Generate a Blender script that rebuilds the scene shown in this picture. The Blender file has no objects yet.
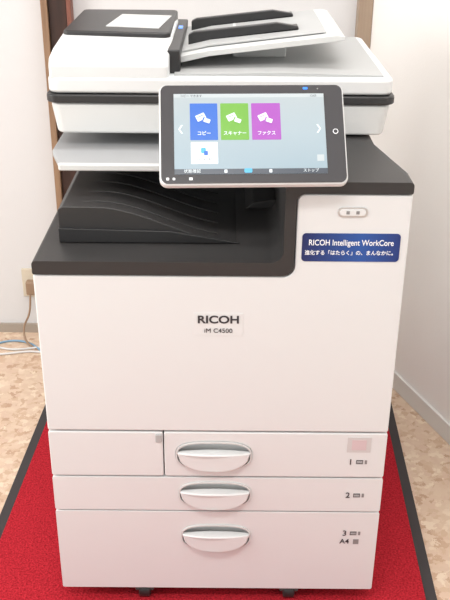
import bpy, bmesh, math
from mathutils import Vector, Matrix
R=math.radians
scene=bpy.context.scene
scene.view_settings.view_transform='Standard'
scene.view_settings.look='None'
col=scene.collection

# ---------------------------------------------------------------- materials
def mat(name,rgb,rough=0.5,metal=0.0,emit=None,estr=0.0,coat=0.0,spec=0.5,bump=0.0,bscale=400.0):
    m=bpy.data.materials.new(name); m.use_nodes=True
    nt=m.node_tree; b=nt.nodes['Principled BSDF']
    b.inputs['Base Color'].default_value=(*rgb,1)
    b.inputs['Roughness'].default_value=rough
    b.inputs['Metallic'].default_value=metal
    b.inputs['Specular IOR Level'].default_value=spec
    b.inputs['Coat Weight'].default_value=coat
    if emit:
        b.inputs['Emission Color'].default_value=(*emit,1)
        b.inputs['Emission Strength'].default_value=estr
    if bump>0:
        tc=nt.nodes.new('ShaderNodeTexCoord'); n=nt.nodes.new('ShaderNodeTexNoise'); bp=nt.nodes.new('ShaderNodeBump')
        n.inputs['Scale'].default_value=bscale
        bp.inputs['Strength'].default_value=bump; bp.inputs['Distance'].default_value=0.001
        nt.links.new(tc.outputs['Object'],n.inputs['Vector']); nt.links.new(n.outputs['Fac'],bp.inputs['Height'])
        nt.links.new(bp.outputs['Normal'],b.inputs['Normal'])
    return m
WHITE=mat('white_plastic',(0.685,0.705,0.71),0.45,bump=0.08,bscale=900)
WHITE2=mat('offwhite_plastic',(0.61,0.625,0.62),0.45)
GREY=mat('light_grey_plastic',(0.42,0.43,0.43),0.5)
MGREY=mat('mid_grey_plastic',(0.24,0.24,0.24),0.5)
BLACK=mat('black_plastic',(0.026,0.025,0.025),0.45,bump=0.25,bscale=1400)
BLACKS=mat('black_plastic_smooth',(0.022,0.022,0.023),0.38)
GAP=mat('gap_dark',(0.08,0.08,0.08),0.8)
SILVER=mat('silver',(0.6,0.6,0.6),0.3,0.8)
GLASS=mat('bezel_black',(0.055,0.055,0.06),0.12)
INK=mat('ink',(0.03,0.03,0.035),0.5)
WTEXT=mat('white_print',(0.85,0.87,0.9),0.5,emit=(1,1,1),estr=0.05)

def em(name,rgb,s=0.75): return mat(name,tuple(c*0.3 for c in rgb),0.25,emit=rgb,estr=s)

# ---------------------------------------------------------------- geometry helpers
def empty(name,loc=(0,0,0)):
    e=bpy.data.objects.new(name,None); e.location=loc; e.empty_display_size=0.1; col.objects.link(e); return e
def finish(name,bm,m,parent=None,bevel=0.0,seg=3,smooth=True,angle=35):
    bmesh.ops.recalc_face_normals(bm,faces=bm.faces)
    me=bpy.data.meshes.new(name); bm.to_mesh(me); bm.free()
    if smooth:
        for p in me.polygons: p.use_smooth=True
        if bevel<=0:
            me.set_sharp_from_angle(angle=R(angle))
    me.materials.append(m)
    o=bpy.data.objects.new(name,me); col.objects.link(o)
    if bevel>0:
        b=o.modifiers.new('bevel','BEVEL'); b.width=bevel; b.segments=seg; b.limit_method='ANGLE'; b.angle_limit=R(30); b.harden_normals=True
    if parent: o.parent=parent
    return o
def box(name,x0,x1,y0,y1,z0,z1,m,parent=None,bevel=0.0,seg=3):
    bm=bmesh.new()
    vs=[bm.verts.new((x,y,z)) for x in(x0,x1) for y in(y0,y1) for z in(z0,z1)]
    for f in((0,1,3,2),(4,6,7,5),(0,4,5,1),(2,3,7,6),(0,2,6,4),(1,5,7,3)): bm.faces.new([vs[i] for i in f])
    return finish(name,bm,m,parent,bevel,seg)
def rnd(pts,rad,n=6):
    """round polygon corners; rad = float or list"""
    out=[];N=len(pts)
    for i,p in enumerate(pts):
        r=rad[i] if isinstance(rad,(list,tuple)) else rad
        if r<=0: out.append(tuple(p)); continue
        p=Vector(p);a=Vector(pts[i-1])-p;b=Vector(pts[(i+1)%N])-p
        la,lb=a.length,b.length;a.normalize();b.normalize()
        ang=a.angle(b); d=min(r/math.tan(ang/2),la*.49,lb*.49); rr=d*math.tan(ang/2)
        c=p+(a+b).normalized()*(rr/math.sin(ang/2))
        s=p+a*d;e=p+b*d
        v0=s-c;v1=e-c
        a0=math.atan2(v0.y,v0.x);a1=math.atan2(v1.y,v1.x);da=a1-a0
        while da>math.pi:da-=2*math.pi
        while da<-math.pi:da+=2*math.pi
        for k in range(n+1):
            t=a0+da*k/n; out.append((c.x+rr*math.cos(t),c.y+rr*math.sin(t)))
    return out
def prism(name,pts,axis,slices,m,parent=None,bevel=0.0,seg=3,xf=None,smooth=True):
    """pts 2D; axis 'y': pts=(x,z); 'z': pts=(x,y); 'x': pts=(y,z)"""
    bm=bmesh.new(); rings=[]
    for s in slices:
        ring=[]
        for (a,b) in pts:
            co={'y':(a,s,b),'z':(a,b,s),'x':(s,a,b)}[axis]
            if xf: co=xf(*co)
            ring.append(bm.verts.new(co))
        rings.append(ring)
    n=len(pts)
    bm.faces.new(rings[0]); bm.faces.new(list(reversed(rings[-1])))
    for r0,r1 in zip(rings,rings[1:]):
        for i in range(n):
            bm.faces.new((r0[i],r0[(i+1)%n],r1[(i+1)%n],r1[i]))
    return finish(name,bm,m,parent,bevel,seg,smooth)
def cyl(name,c,r,h,axis,m,parent=None,bevel=0.0,n=32):
    pts=[(r*math.cos(2*math.pi*i/n),r*math.sin(2*math.pi*i/n)) for i in range(n)]
    o=prism(name,pts,axis,(-h/2,h/2),m,None,bevel,2); o.location=c
    if parent:o.parent=parent
    return o
def text(name,s,size,loc,m,parent=None,rot=(R(90),0,0),ax='CENTER',bold=0.0,ext=0.0002,sx=1.0):
    c=bpy.data.curves.new(name,'FONT'); c.body=s; c.size=size; c.align_x=ax; c.align_y='CENTER'
    c.extrude=ext; c.offset=bold
    c.materials.append(m)
    o=bpy.data.objects.new(name,c); o.location=loc; o.rotation_euler=rot; o.scale=(sx,1,1); col.objects.link(o)
    if parent:o.parent=parent
    return o
def tube(name,pts,r,m,parent=None):
    c=bpy.data.curves.new(name,'CURVE'); c.dimensions='3D'; c.bevel_depth=r; c.bevel_resolution=4; c.resolution_u=10
    sp=c.splines.new('BEZIER'); sp.bezier_points.add(len(pts)-1)
    for b,p in zip(sp.bezier_points,pts):
        b.co=p; b.handle_left_type=b.handle_right_type='AUTO'
    c.materials.append(m)
    o=bpy.data.objects.new(name,c); col.objects.link(o)
    if parent:o.parent=parent
    return o
def boolcut(o,cutters):
    for c in cutters:
        md=o.modifiers.new('b','BOOLEAN'); md.operation='DIFFERENCE'; md.object=c; md.solver='EXACT'
    bpy.context.view_layer.update()
    dg=bpy.context.evaluated_depsgraph_get()
    me=bpy.data.meshes.new_from_object(o.evaluated_get(dg))
    o.modifiers.clear(); o.data=me
    for c in cutters: bpy.data.objects.remove(c,do_unlink=True)

# ---------------------------------------------------------------- room
def wallmat(name,rgb):
    return mat(name,rgb,0.85,bump=0.3,bscale=250)
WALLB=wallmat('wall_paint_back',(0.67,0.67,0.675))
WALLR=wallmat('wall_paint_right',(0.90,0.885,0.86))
CEIL=wallmat('ceiling_paint',(0.8,0.8,0.8))
fm=bpy.data.materials.new('speckled_vinyl_floor'); fm.use_nodes=True; nt=fm.node_tree; b=nt.nodes['Principled BSDF']
tc=nt.nodes.new('ShaderNodeTexCoord')
v=nt.nodes.new('ShaderNodeTexVoronoi'); v.inputs['Scale'].default_value=70; v.inputs['Randomness'].default_value=1
n1=nt.nodes.new('ShaderNodeTexNoise'); n1.inputs['Scale'].default_value=38; n1.inputs['Detail'].default_value=6; n1.inputs['Roughness'].default_value=.75
mixv=nt.nodes.new('ShaderNodeVectorMath'); mixv.operation='MULTIPLY_ADD'; mixv.inputs[1].default_value=(.05,.05,.05)
nt.links.new(tc.outputs['Object'],n1.inputs['Vector'])
nt.links.new(n1.outputs['Color'],mixv.inputs[0]); nt.links.new(tc.outputs['Object'],mixv.inputs[2])
nt.links.new(mixv.outputs[0],v.inputs['Vector'])
sep=nt.nodes.new('ShaderNodeSeparateColor'); nt.links.new(v.outputs['Color'],sep.inputs[0])
r1=nt.nodes.new('ShaderNodeValToRGB'); cr=r1.color_ramp
cr.elements[0].position=0; cr.elements[0].color=(.47,.30,.20,1)
cr.elements[1].position=1; cr.elements[1].color=(.74,.61,.47,1)
for p,c in((.18,(.57,.40,.28,1)),(.45,(.66,.51,.38,1)),(.75,(.62,.45,.34,1))):
    e=cr.elements.new(p); e.color=c
nt.links.new(sep.outputs[0],r1.inputs['Fac']); nt.links.new(r1.outputs['Color'],b.inputs['Base Color'])
b.inputs['Roughness'].default_value=.45

def slab(name,p0,p1,z0,z1,th,m,side=1,bevel=0.0):
    d=(Vector(p1)-Vector(p0)).normalized(); nrm=Vector((-d.y,d.x))*side*th
    pts=[p0,p1,(p1[0]+nrm.x,p1[1]+nrm.y),(p0[0]+nrm.x,p0[1]+nrm.y)]
    return prism(name,pts,'z',(z0,z1),m,None,bevel)
box('floor',-2.3,2.1,-3.0,1.2,-.05,0,fm)
box('ceiling',-2.3,2.1,-3.0,1.2,2.5,2.55,CEIL)
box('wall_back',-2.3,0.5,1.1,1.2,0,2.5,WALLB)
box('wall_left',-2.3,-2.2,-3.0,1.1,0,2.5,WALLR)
P0=(.363,1.1);P1=(.363+.344*4,1.1-.939*4)
slab('wall_right',P0,P1,0,2.5,.1,WALLR,1)
BB=mat('baseboard_white',(0.74,0.73,0.71),0.4)
BBT=mat('baseboard_tan',(0.36,0.31,0.26),0.5)
slab('baseboard_right',(.366,1.09),(P1[0],P1[1]),0,.05,.008,BB,-1,.002)
box('baseboard_back',-2.2,-.465,1.09,1.1,0,.028,BBT)
def wood(name,c0,c1):
    m=bpy.data.materials.new(name); m.use_nodes=True; nt=m.node_tree; b=nt.nodes['Principled BSDF']
    tc=nt.nodes.new('ShaderNodeTexCoord'); mp=nt.nodes.new('ShaderNodeMapping'); mp.inputs['Scale'].default_value=(40,40,2)
    n=nt.nodes.new('ShaderNodeTexNoise'); n.inputs['Scale'].default_value=2; n.inputs['Detail'].default_value=5
    r=nt.nodes.new('ShaderNodeValToRGB'); r.color_ramp.elements[0].color=(*c0,1); r.color_ramp.elements[1].color=(*c1,1)
    r.color_ramp.elements[0].position=.3; r.color_ramp.elements[1].position=.7
    nt.links.new(tc.outputs['Object'],mp.inputs[0]);nt.links.new(mp.outputs[0],n.inputs[0]);nt.links.new(n.outputs[0],r.inputs[0]);nt.links.new(r.outputs[0],b.inputs['Base Color'])
    b.inputs['Roughness'].default_value=.5
    return m
WOODD=wood('dark_wood',(.022,.010,.007),(.05,.02,.013))
WOODM=wood('brown_wood',(.22,.13,.075),(.32,.2,.12))
WOODR=wood('reddish_wood',(.16,.05,.035),(.24,.09,.06))
WOODT=wood('tan_wood',(.30,.22,.16),(.38,.29,.21))
box('trim_1',.342,.378,1.055,1.098,0,2.49,WOODT,None,.002)
box('trim_2',-.462,-.445,1.06,1.099,0,2.49,WOODM,None,.002)
box('trim_3',-.444,-.398,1.07,1.099,0,2.49,WOODD,None,.002)
box('trim_4',-.397,-.385,1.06,1.099,0,2.49,WOODR,None,.002)

# ---------------------------------------------------------------- mat
cm=bpy.data.materials.new('red_carpet'); cm.use_nodes=True; nt=cm.node_tree; b=nt.nodes['Principled BSDF']
tc=nt.nodes.new('ShaderNodeTexCoord'); n=nt.nodes.new('ShaderNodeTexNoise'); n.inputs['Scale'].default_value=260; n.inputs['Detail'].default_value=4
r=nt.nodes.new('ShaderNodeValToRGB'); r.color_ramp.elements[0].position=.3; r.color_ramp.elements[1].position=.7
r.color_ramp.elements[0].color=(.24,.008,.014,1); r.color_ramp.elements[1].color=(.58,.028,.045,1)
bp=nt.nodes.new('ShaderNodeBump'); bp.inputs['Strength'].default_value=.9; bp.inputs['Distance'].default_value=.004
nt.links.new(tc.outputs['Object'],n.inputs[0]);nt.links.new(n.outputs[0],r.inputs[0]);nt.links.new(r.outputs[0],b.inputs['Base Color'])
nt.links.new(n.outputs[0],bp.inputs['Height']);nt.links.new(bp.outputs[0],b.inputs['Normal'])
b.inputs['Roughness'].default_value=.95; b.inputs['Specular IOR Level'].default_value=.1
RUB=mat('black_rubber',(.035,.03,.032),.7)
rug=empty('red_floor_mat',(-.03,0,0)); rug.rotation_euler=(0,0,R(-2.2))
prism('rubber_border',rnd([(-.455,-.9),(.455,-.9),(.455,.765),(-.455,.765)],.02),'z',(0,.003),RUB,rug,.001)
prism('pile',rnd([(-.432,-.877),(.432,-.877),(.432,.742),(-.432,.742)],.012),'z',(.003,.008),cm,rug,.002)
FZ=.008

# ---------------------------------------------------------------- printer
P=empty('multifunction_printer',(0,.3,0))
prt=[]
def add(o): prt.append(o); return o
HW=.2935
def taper(x,y,z):
    if x>.25:
        if y<=.05: lim=HW
        elif y<=.2: lim=HW+(.262-HW)*(y-.05)/.15
        else: lim=.262
        x=min(x,lim)
    return (x,y,z)
add(prism('body_core',[(-HW+.004,.031),(HW-.004,.031),(HW-.004,.06),(.262,.2),(.262,.66),(-HW+.004,.66)],'z',(.04,.693),WHITE2,None,.004))
add(prism('body_core_upper',[(.125,.031),(HW-.004,.031),(HW-.004,.06),(.262,.2),(.262,.42),(.125,.42)],'z',(.69,.832),WHITE2,None,.002))
add(box('front_gap',-HW+.006,HW-.006,.0285,.034,.045,.69,GAP))
add(box('front_gap_upper',.13,HW-.006,.014,.034,.68,.828,GAP))
add(box('rear_housing',-.262,.262,.42,.66,.69,.853,WHITE2,None,.006))
inner=.118
pts=[(-HW,.694),(inner,.694),(inner,.831),(HW,.831),(HW,.850),(.101,.850),(.101,.717),(-HW,.717)]
pts=rnd(pts,[.004,.020,.014,.004,.006,.010,.020,.006],8)
add(prism('output_bay_frame',pts,'y',(-.002,.05,.2,.421),BLACK,None,.0015,2,xf=taper))
dp=[(-HW,.3985),(HW,.3985),(HW,.8295),(inner+.0015,.8295),(inner+.0015,.6925),(-HW,.6925)]
add(prism('front_door',rnd(dp,[.004,.004,.004,.012,.018,.004],8),'y',(0,.016),WHITE,None,.003))
def handle(cx,zc,w,h):
    hw=w/2;hh=h/2
    out=[]
    N=48
    for k in range(N):
        t=2*math.pi*k/N; c,s=math.cos(t),math.sin(t); e=2/2.9
        out.append((cx+hw*abs(c)**e*(1 if c>=0 else -1), zc+hh*abs(s)**e*(1 if s>=0 else -1)))
    return out
def scale2(pts,cx,cz,fx,fz): return [(cx+(a-cx)*fx,cz+(b_-cz)*fz) for a,b_ in pts]
def tray(name,x0,x1,z0,z1,hc=None):
    o=prism(name,rnd([(x0,z0),(x1,z0),(x1,z1),(x0,z1)],.004),'y',(0,.029),WHITE,None,0)
    if hc:
        cx,zc,w,h=hc
        pts=handle(cx,zc,w,h)
        cut=prism('cut',pts,'y',(-.02,.013),WHITE,None,0)
        boolcut(o,[cut])
    o.data.set_sharp_from_angle(angle=R(30))
    b=o.modifiers.new('bevel','BEVEL'); b.width=.002; b.segments=3; b.limit_method='ANGLE'; b.angle_limit=R(50); b.harden_normals=True
    add(o)
    if hc:
        bm=bmesh.new(); A=scale2(pts,cx,zc,1.0,1.0);B=scale2(pts,cx,zc,.96,.91)
        rings=[[bm.verts.new((a,y,z)) for a,z in S] for S,y in((A,.002),(A,-.0025),(B,-.0025),(B,.012))]
        n=len(A)
        for r0,r1 in zip(rings,rings[1:]):
            for k in range(n): bm.faces.new((r0[k],r0[(k+1)%n],r1[(k+1)%n],r1[k]))
        add(finish(name+'_handle_rim',bm,WHITE2,None,0))
        hw=w/2*.97;hh=h/2*.93
        top=[];bot=[]
        M=24
        for k in range(M+1):
            u=-1+2*k/M
            top.append((cx+hw*u, zc+.007+ .004*(1-u*u)))
        for k in range(M+1):
            u=1-2*k/M
            bot.append((cx+hw*u*.999, zc+.004-(hh+.003)*(1-abs(u)**2.9)**(1/2.0)))
        def bulge(x,y,z):
            u=(x-cx)/hw
            if y<0: y=-.004-.012*(1-abs(u)**2.2)*(1 if y<-.005 else .8)
            return (x,y,z)
        add(prism(name+'_pull',top+bot[1:-1],'y',(-.01,.004),WHITE,None,.003,3,xf=bulge))
tray('tray_cover_1_left',-HW,-.0955,.3025,.3955)
tray('tray_cover_1',-.0935,HW,.3025,.3955,(-.007,.348,.133,.058))
tray('tray_cover_2',-HW,HW,.2265,.2995,(-.005,.263,.130,.056))
tray('tray_cover_3',-HW,HW,.040,.2235,(-.003,.166,.128,.056))
add(box('tray_latch',-.108,-.097,-.003,.006,.376,.392,GREY,None,.0015))
for i,(cx,cy) in enumerate([(-.139,.018),(.137,.018),(-.139,.6),(.137,.6)]):
    add(cyl('caster_wheel_%d'%(i+1),(cx,cy,FZ+.0155),.0165,.022,'x',BLACKS,None,.003))
    add(box('caster_fork_%d'%(i+1),cx-.018,cx+.018,cy-.012,cy+.012,FZ+.018,.042,GAP,None,.003))
    add(cyl('caster_plate_%d'%(i+1),(cx,cy+.012,.038),.024,.006,'z',MGREY,None,.001))
# output tray ramp
prof=[(-.262,.716),(-.262,.772),(-.255,.777)]
for k in range(0,17):
    t=k/16; x=-.20+.225*t; z=.777-.058*(t*t*(3-2*t)); prof.append((x,z))
prof.append((.03,.716))
add(prism('output_tray_ramp',prof,'y',(.080,.415),BLACK,None,.004))
for j in range(6):
    y=.105+j*.05
    top=[(-.250,.775)]+[(x,z+.0020) for x,z in prof[3:-3]]
    low=[(x,z-.004) for x,z in reversed(prof[3:-3])]+[(-.250,.772)]
    add(prism('output_tray_rib_%d'%(j+1),top+low,'y',(y,y+.005),BLACK,None,.001,2))
add(prism('ramp_front_flange',[(-.262,.718),(.035,.718),(.0,.7245),(-.08,.738),(-.262,.742)],'y',(.074,.081),BLACKS,None,.001))
add(prism('paper_exit_step',rnd([(.045,.716),(.102,.716),(.102,.736),(.060,.730)],[0,0,.004,.008]),'y',(.24,.415),BLACK,None,.003))
add(box('exit_roller_cover',-.20,.10,.395,.419,.79,.852,MGREY,None,.004))
# shelf
SH=mat('shelf_grey',(.36,.37,.38),.5)
add(prism('upper_output_shelf',rnd([(-.266,.145),(.09,.145),(.09,.42),(-.292,.42),(-.292,.225)],[.012,.002,.002,.002,.02]),'z',(.818,.828),SH,None,.003))
add(prism('upper_shelf_lip',rnd([(-.266,.139),(.06,.139),(.06,.150),(-.27,.150)],.004),'z',(.818,.830),WHITE2,None,.003))
# scanner
sc=rnd([(-HW,.243),(HW,.243),(HW,.67),(-HW,.67)],.018)
def sctap(x,y,z):
    f=1-.03*max(0,(.905-z)/.053); return (x*f,y,z)
add(prism('scanner_body',sc,'z',(.853,.866,.906),WHITE2,None,.005,3,xf=sctap))
add(prism('scanner_bezel',rnd([(-.300,.238),(.300,.238),(.300,.672),(-.300,.672)],.02),'z',(.907,.9215),BLACKS,None,.003))
# document feeder lid
add(prism('feeder_lid_base',rnd([(-.296,.243),(.296,.243),(.296,.665),(-.296,.665)],.02),'z',(.9225,.950),WHITE,None,.006,4))
fp=[(.246,.945),(.246,.968),(.256,.982),(.30,.990),(.40,.997),(.52,1.0),(.62,.99),(.66,.96),(.66,.945)]
add(prism('feeder_head',rnd(fp,[0,.006,.012,.05,.1,.1,.03,.02,0]),'x',(-.292,-.088),WHITE,None,.008,4))
add(prism('feeder_top_cover',rnd([(-.288,.385),(-.092,.365),(-.092,.65),(-.288,.65)],.012),'z',(.975,1.004),BLACKS,None,.004))
add(prism('feeder_label',[(-.215,.43),(-.115,.41),(-.10,.56),(-.20,.575)],'z',(1.003,1.0055),WHITE2,None,.0005))
add(box('feeder_inlet_wall',-.092,-.070,.28,.62,.948,.990,BLACKS,None,.003))
add(box('feeder_led',-.084,-.076,.50,.53,.9895,.991,em('feeder_blue',(.1,.3,1),1.2)))
add(prism('feeder_exit_surface',[(-.08,.949),(.28,.949),(.28,.953),(.1,.957),(-.08,.953)],'y',(.262,.64),GREY,None,.001))
tp=[(-.085,.972),(-.02,.985),(.20,1.012),(.215,1.010),(.215,1.004),(.19,1.000),(-.02,.975),(-.085,.960)]
add(prism('feeder_input_tray',rnd(tp,.002),'y',(.305,.62),WHITE2,None,.002))
tp2=[(-.07,.9755),(-.02,.9865),(.185,1.0118),(.185,1.0130),(-.02,.9895),(-.07,.978)]
add(prism('input_tray_surface',tp2,'y',(.335,.60),GREY,None,.0005))
for nme,y in(('guide_front',.385),('guide_rear',.54)):
    gp=[(-.06,.977),(.14,1.004),(.14,1.014),(.10,1.020),(-.05,1.003),(-.06,.998)]
    add(prism(nme,rnd(gp,.004),'y',(y,y+.014),BLACKS,None,.002))
    add(prism(nme+'_foot',[(-.06,.979),(-.02,.989),(.14,1.0085),(.14,1.011),(-.02,.991),(-.06,.981)],'y',(y,y+.05),BLACKS,None,.0005))
add(box('input_tray_support',.02,.12,.40,.56,.955,.995,WHITE2,None,.004))

# ------------------- control tablet
T=empty('control_tablet_mount'); 
T.location=(.0497,.009,.9205)
T.rotation_euler=(Matrix.Rotation(R(3),4,'Z')@Matrix.Rotation(R(90-40),4,'X')).to_euler()
def TB(n,x0,x1,y0,y1,z0,z1,m,r=.0,bevel=.0):
    o=prism(n,rnd([(x0,y0),(x1,y0),(x1,y1),(x0,y1)],r),'z',(z0,z1),m,None,bevel,2); o.parent=T; return o
TB('tablet_shell',-.138,.138,-.080,.080,-.016,-.001,WHITE,.012,.004)
TB('tablet_bezel',-.1355,.1355,-.0775,.0775,-.002,.0008,GLASS,.010,.0006)
SX0,SX1,SY0,SY1=-.116,.1075,-.064,.063
sm=bpy.data.materials.new('lcd_background'); sm.use_nodes=True; nt=sm.node_tree; b=nt.nodes['Principled BSDF']
tc=nt.nodes.new('ShaderNodeTexCoord'); sp=nt.nodes.new('ShaderNodeSeparateXYZ'); rr=nt.nodes.new('ShaderNodeValToRGB')
rr.color_ramp.elements[0].color=(.38,.56,.66,1); rr.color_ramp.elements[1].color=(.60,.70,.73,1)
e=rr.color_ramp.elements.new(.5); e.color=(.52,.67,.74,1)
mr=nt.nodes.new('ShaderNodeMapRange'); mr.inputs[1].default_value=-.065; mr.inputs[2].default_value=.065
nt.links.new(tc.outputs['Object'],sp.inputs[0]); nt.links.new(sp.outputs[1],mr.inputs[0]); nt.links.new(mr.outputs[0],rr.inputs[0])
nt.links.new(rr.outputs[0],b.inputs['Emission Color']); b.inputs['Emission Strength'].default_value=.8
b.inputs['Base Color'].default_value=(.1,.1,.1,1); b.inputs['Roughness'].default_value=.2
TB('lcd_screen',SX0,SX1,SY0,SY1,.0004,.0012,sm)
DK=em('lcd_dark',(.10,.12,.15),.6); LG=em('lcd_light',(.62,.68,.70),.75)
BL=em('lcd_blue',(.05,.17,.62),.85); GN=em('lcd_green',(.19,.46,.07),.85); PU=em('lcd_purple',(.42,.10,.50),.85); WH=em('lcd_white',(.85,.92,.95),.9)
CY=em('lcd_cyan',(.1,.5,.8),.8)
TB('lcd_status_bar',SX0,SX1,SY1-.006,SY1,.0010,.0014,LG)
TB('lcd_menu_bar',SX0,SX1,SY0,SY0+.008,.0010,.0014,DK)
def U(px): return (px-254)/187*.272
def V(py): return (133-py)/95*.158
def tt(n,s,size,x,y,m,z=.0022,bold=0,sx=1): return text(n,s,size,(x,y,z),m,T,(0,0,0),'CENTER',bold,.0001,sx)
for nm,x0,x1,m,lab in(('copy',190.5,218.5,BL,'コピー'),('scan',221.5,250,GN,'スキャナー'),('fax',253,282.5,PU,'ファクス')):
    TB('lcd_button_'+nm,U(x0),U(x1),V(139.5),V(104.5),.0012,.0018,m,.001)
    cx=(U(x0)+U(x1))/2
    tt('lcd_label_'+nm,lab,.0072,cx,V(133.5),WH,bold=.0001,sx=.95)
    o=TB('lcd_icon_'+nm+'_a',-.008,.006,-.004,.006,.0016,.0021,WH,.001); o.location=(cx-.003,V(118),0); o.rotation_euler=(0,0,R(25))
    o=TB('lcd_icon_'+nm+'_l1',-.006,.003,.002,.0028,.0020,.0023,m,0); o.location=(cx-.003,V(118),0); o.rotation_euler=(0,0,R(25))
    o=TB('lcd_icon_'+nm+'_b',-.006,.006,-.0045,.0035,.0020,.0024,m,.001); o.location=(cx+.004,V(121),0); o.rotation_euler=(0,0,R(-20))
    o=TB('lcd_icon_'+nm+'_c',-.0045,.005,-.0035,.0028,.0023,.0027,WH,.001); o.location=(cx+.0045,V(121),0); o.rotation_euler=(0,0,R(-20))
TB('lcd_button_easy',U(191),U(218),V(162),V(141.5),.0012,.0018,WH,.001)
tt('lcd_label_easy','かんたん入出力',.0042,(U(191)+U(218))/2,V(158),DK,sx=.85)
TB('lcd_icon_easy',U(201),U(206),V(152),V(147),.0016,.0022,CY,.002)
TB('lcd_icon_easy_b',U(204),U(208),V(154),V(150),.0018,.0024,BL,.0015)
tt('lcd_prev','‹',.03,U(181),V(128),WH); tt('lcd_next','›',.03,U(321),V(128),WH)
tt('lcd_status_text','コピー できます',.0045,U(192),V(97.5),DK); tt('lcd_status_time','12:03',.0045,U(317),V(97.5),DK)
tt('lcd_menu_left','状態確認',.0062,U(192),V(169),WH); tt('lcd_menu_right','ストップ',.0058,U(311),V(169),WH)
TB('lcd_menu_dot_1',U(244),U(252),V(170.5),V(166.5),.0014,.002,CY,.002)
TB('lcd_menu_dot_2',U(269),U(272),V(170.5),V(167.5),.0014,.002,WH,.001)
TB('lcd_menu_dot_3',U(224),U(227),V(170.5),V(167.5),.0014,.002,WH,.001)
TB('lcd_page_icon',U(318),U(325),V(160),V(154),.0012,.0018,LG,.0005)
TB('home_button_ring',.1185,.1265,-.002,.006,.0006,.0014,WTEXT,.004)
TB('home_button',.1195,.1255,-.001,.005,.0012,.0017,GLASS,.003)
TB('camera_led',.077,.084,.070,.0735,.0006,.0014,em('led_blue',(.05,.25,1),1.5),.001)
TB('status_led',.098,.100,.070,.072,.0006,.0014,MGREY,.001)
TB('nfc_icon_1',-.128,-.124,-.073,-.069,.0006,.0012,WTEXT,.001)
TB('nfc_icon_2',-.119,-.115,-.073,-.069,.0006,.0012,WTEXT,.002)
TB('nfc_icon_3',-.095,-.090,-.073,-.069,.0006,.0012,WTEXT,.0005)
TB('tablet_hinge',.055,.115,-.055,.02,-.05,-.015,MGREY,.01,.004)
add(prism('tablet_arm',rnd([(.04,.84),(.07,.84),(.13,.93),(.11,.945),(.05,.90),(.03,.87)],.008),'x',(.112,.158),MGREY,None,.004))
add(box('tablet_arm_base',.110,.17,.03,.13,.846,.862,BLACK,None,.004))
# ------------------- front markings
add(box('logo_plate',-.040,.040,-.0006,.002,.586,.628,WHITE,None,.0004))
add(text('logo_text','RICOH',.0190,(0,-.0012,.6155),INK,None,bold=.0005,sx=1.16))
add(text('model_text','iM C4500',.0112,(0,-.0012,.5955),INK,None,bold=0,sx=1.04))
stm=bpy.data.materials.new('sticker_blue'); stm.use_nodes=True; nt=stm.node_tree; b=nt.nodes['Principled BSDF']
tc=nt.nodes.new('ShaderNodeTexCoord'); sp=nt.nodes.new('ShaderNodeSeparateXYZ'); rr=nt.nodes.new('ShaderNodeValToRGB'); mr=nt.nodes.new('ShaderNodeMapRange')
mr.inputs[1].default_value=.125; mr.inputs[2].default_value=.285
rr.color_ramp.elements[0].color=(.006,.012,.09,1); rr.color_ramp.elements[1].color=(.006,.025,.16,1)
e=rr.color_ramp.elements.new(.6); e.color=(.015,.08,.33,1)
nt.links.new(tc.outputs['Object'],sp.inputs[0]); nt.links.new(sp.outputs[0],mr.inputs[0]); nt.links.new(mr.outputs[0],rr.inputs[0]); nt.links.new(rr.outputs[0],b.inputs['Base Color'])
b.inputs['Roughness'].default_value=.4
add(prism('blue_sticker',rnd([(.129,.720),(.281,.720),(.281,.767),(.129,.767)],.006),'y',(-.001,.002),stm,None,0))
add(text('sticker_text_1','RICOH Intelligent WorkCore',.0135,(.205,-.0014,.7515),WTEXT,None,bold=.0001,sx=.80))
add(text('sticker_text_2','進化する「はたらく」の、まんなかに。',.0085,(.205,-.0014,.7345),WTEXT,None,bold=.0001,sx=.93))
add(prism('status_lamp_rim',rnd([(.181,.794),(.227,.794),(.227,.810),(.181,.810)],.008),'y',(-.002,.002),SILVER,None,.0006))
add(prism('status_lamp_lens',rnd([(.184,.7965),(.224,.7965),(.224,.8075),(.184,.8075)],.0055),'y',(-.003,.002),WHITE,None,.001))
add(box('status_lamp_mark_1',.194,.199,-.0036,-.0028,.7995,.8045,MGREY,None,0)); add(box('status_lamp_mark_2',.209,.214,-.0036,-.0028,.7995,.8045,MGREY,None,0))
PK=mat('sticker_margin',(.57,.555,.555),.5); PK2=mat('pink_square',(.60,.48,.50),.5)
add(box('paper_size_sticker',.225,.266,-.0008,.002,.357,.388,PK))
add(box('paper_size_sticker_inner',.233,.258,-.0012,.002,.362,.383,PK2))
for n_,z,s in((1,.336,'1'),(2,.263,'2'),(3,.176,'3')):
    add(text('tray_number_%d'%n_,s,.017,(.233,-.0008,z),INK,None,bold=.0001))
    add(box('tray_mark_%d'%n_,.243,.255,-.0006,.001,z-.004,z+.004,INK))
    for q in(1,2): add(box('tray_mark_%d_line_%d'%(n_,q),.244,.254,-.0009,.001,z-.004+q*.0024,z-.003+q*.0024,WHITE))
    add(box('tray_mark_%d_core'%n_,.258,.262,-.0006,.001,z-.004,z+.004,MGREY))
add(text('tray_size_text','A4',.015,(.234,-.0008,.157),INK,None,bold=.0001))
add(box('tray_size_icon',.250,.260,-.0006,.001,.151,.162,MGREY))
for o in prt:
    o.parent=P; o.matrix_parent_inverse=Matrix.Translation((0,-.3,0))
T.parent=P; T.matrix_parent_inverse=Matrix.Translation((0,-.3,0))

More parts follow.
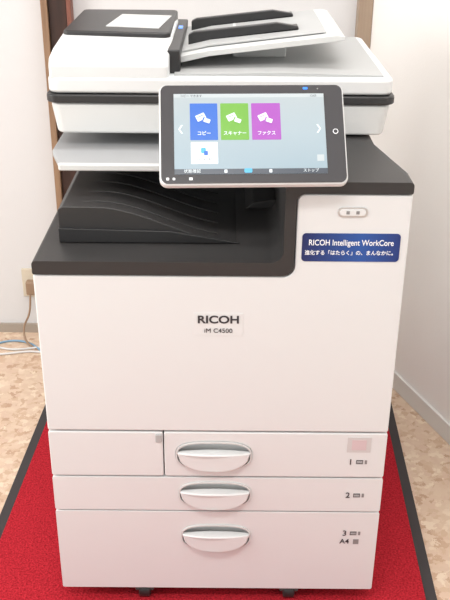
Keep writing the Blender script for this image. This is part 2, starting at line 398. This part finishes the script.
# ---------------------------------------------------------------- outlet and cables
OUT=mat('outlet_beige',(.62,.56,.45),.5); CORDW=mat('cord_white',(.65,.65,.65),.5); CORDB=mat('cord_blue',(.2,.35,.5),.5); PLUG=mat('plug_brown',(.30,.20,.13),.5)
ou=empty('wall_outlet',(-.560,1.09,.165))
box('plate',-.028,.028,.002,.010,-.045,.045,OUT,ou,.002)
box('plug',-.014,.014,-.022,.003,-.03,.012,PLUG,ou,.004)
tube('power_cord',[(-.560,1.06,.14),(-.565,1.05,.09),(-.585,1.04,.03),(-.56,1.0,.006),(-.45,.95,.006),(-.33,.86,.006)],.003,PLUG)
tube('network_cable',[(-.95,1.03,.004),(-.75,1.045,.004),(-.62,.98,.004),(-.50,.99,.004),(-.38,.93,.004)],.003,CORDW)
tube('network_cable',[(-.95,1.0,.004),(-.72,.985,.004),(-.60,1.03,.004),(-.48,.93,.004),(-.36,.88,.004)],.003,CORDB)
tube('network_cable',[(-.95,.95,.004),(-.78,.99,.004),(-.66,.95,.004),(-.53,.965,.004),(-.40,.90,.004)],.003,CORDW)

# ---------------------------------------------------------------- lights
def area(name,loc,sx,sy,power,color=(1,1,1)):
    root=empty(name,loc)
    l=bpy.data.lights.new(name+'_lamp','AREA'); l.shape='RECTANGLE'; l.size=sx; l.size_y=sy; l.energy=power; l.color=color
    o=bpy.data.objects.new(name+'_lamp',l); o.parent=root; o.location=(0,0,-.045); col.objects.link(o)
    box(name+'_housing',-sx/2-.02,sx/2+.02,-sy/2-.02,sy/2+.02,-.04,0,CEIL,root,.004)
area('ceiling_light',(-.3,-1.2,2.5),1.2,.3,27,(1,.99,.975))
area('ceiling_light.001',(.1,.35,2.5),1.2,.3,15,(1,.99,.975))
win=empty('added_window_1',(-2.19,-.5,1.35))  # unseen window, added so the right wall gets brighter
FR=mat('added_window_frame',(.75,.75,.75),.4)
for nm,y0,y1,z0,z1 in(('bottom',-.83,.83,-.63,-.6),('top',-.83,.83,.6,.63),('side_a',-.83,-.8,-.6,.6),('side_b',.8,.83,-.6,.6),('mullion',-.015,.015,-.6,.6)):
    box('added_window_'+nm,-.009,.02,y0,y1,z0,z1,FR,win,.002)
l=bpy.data.lights.new('added_window_fill','AREA'); l.shape='RECTANGLE'; l.size=1.2; l.size_y=1.6; l.energy=42; l.color=(1,.99,.975)  # fill lamp of the added window, aimed at the right wall
o=bpy.data.objects.new('added_window_fill',l); o.parent=win; o.location=(.03,0,0); o.rotation_euler=(0,R(-90),0); col.objects.link(o)
w=bpy.data.worlds.new('world'); scene.world=w; w.use_nodes=True
w.node_tree.nodes['Background'].inputs[0].default_value=(1,.998,.99,1)
w.node_tree.nodes['Background'].inputs[1].default_value=.95

# ---------------------------------------------------------------- camera
cd=bpy.data.cameras.new('camera'); cam=bpy.data.objects.new('camera',cd); col.objects.link(cam)
cd.sensor_fit='VERTICAL'; cd.sensor_height=36; cd.sensor_width=27; cd.lens=883/600*36; cd.clip_start=.05
cam.matrix_world=Matrix.Translation((.0105,-1.266,1.274))@Matrix.Rotation(R(63.8),4,'X')@Matrix.Rotation(R(.45),4,'Z')
scene.camera=cam
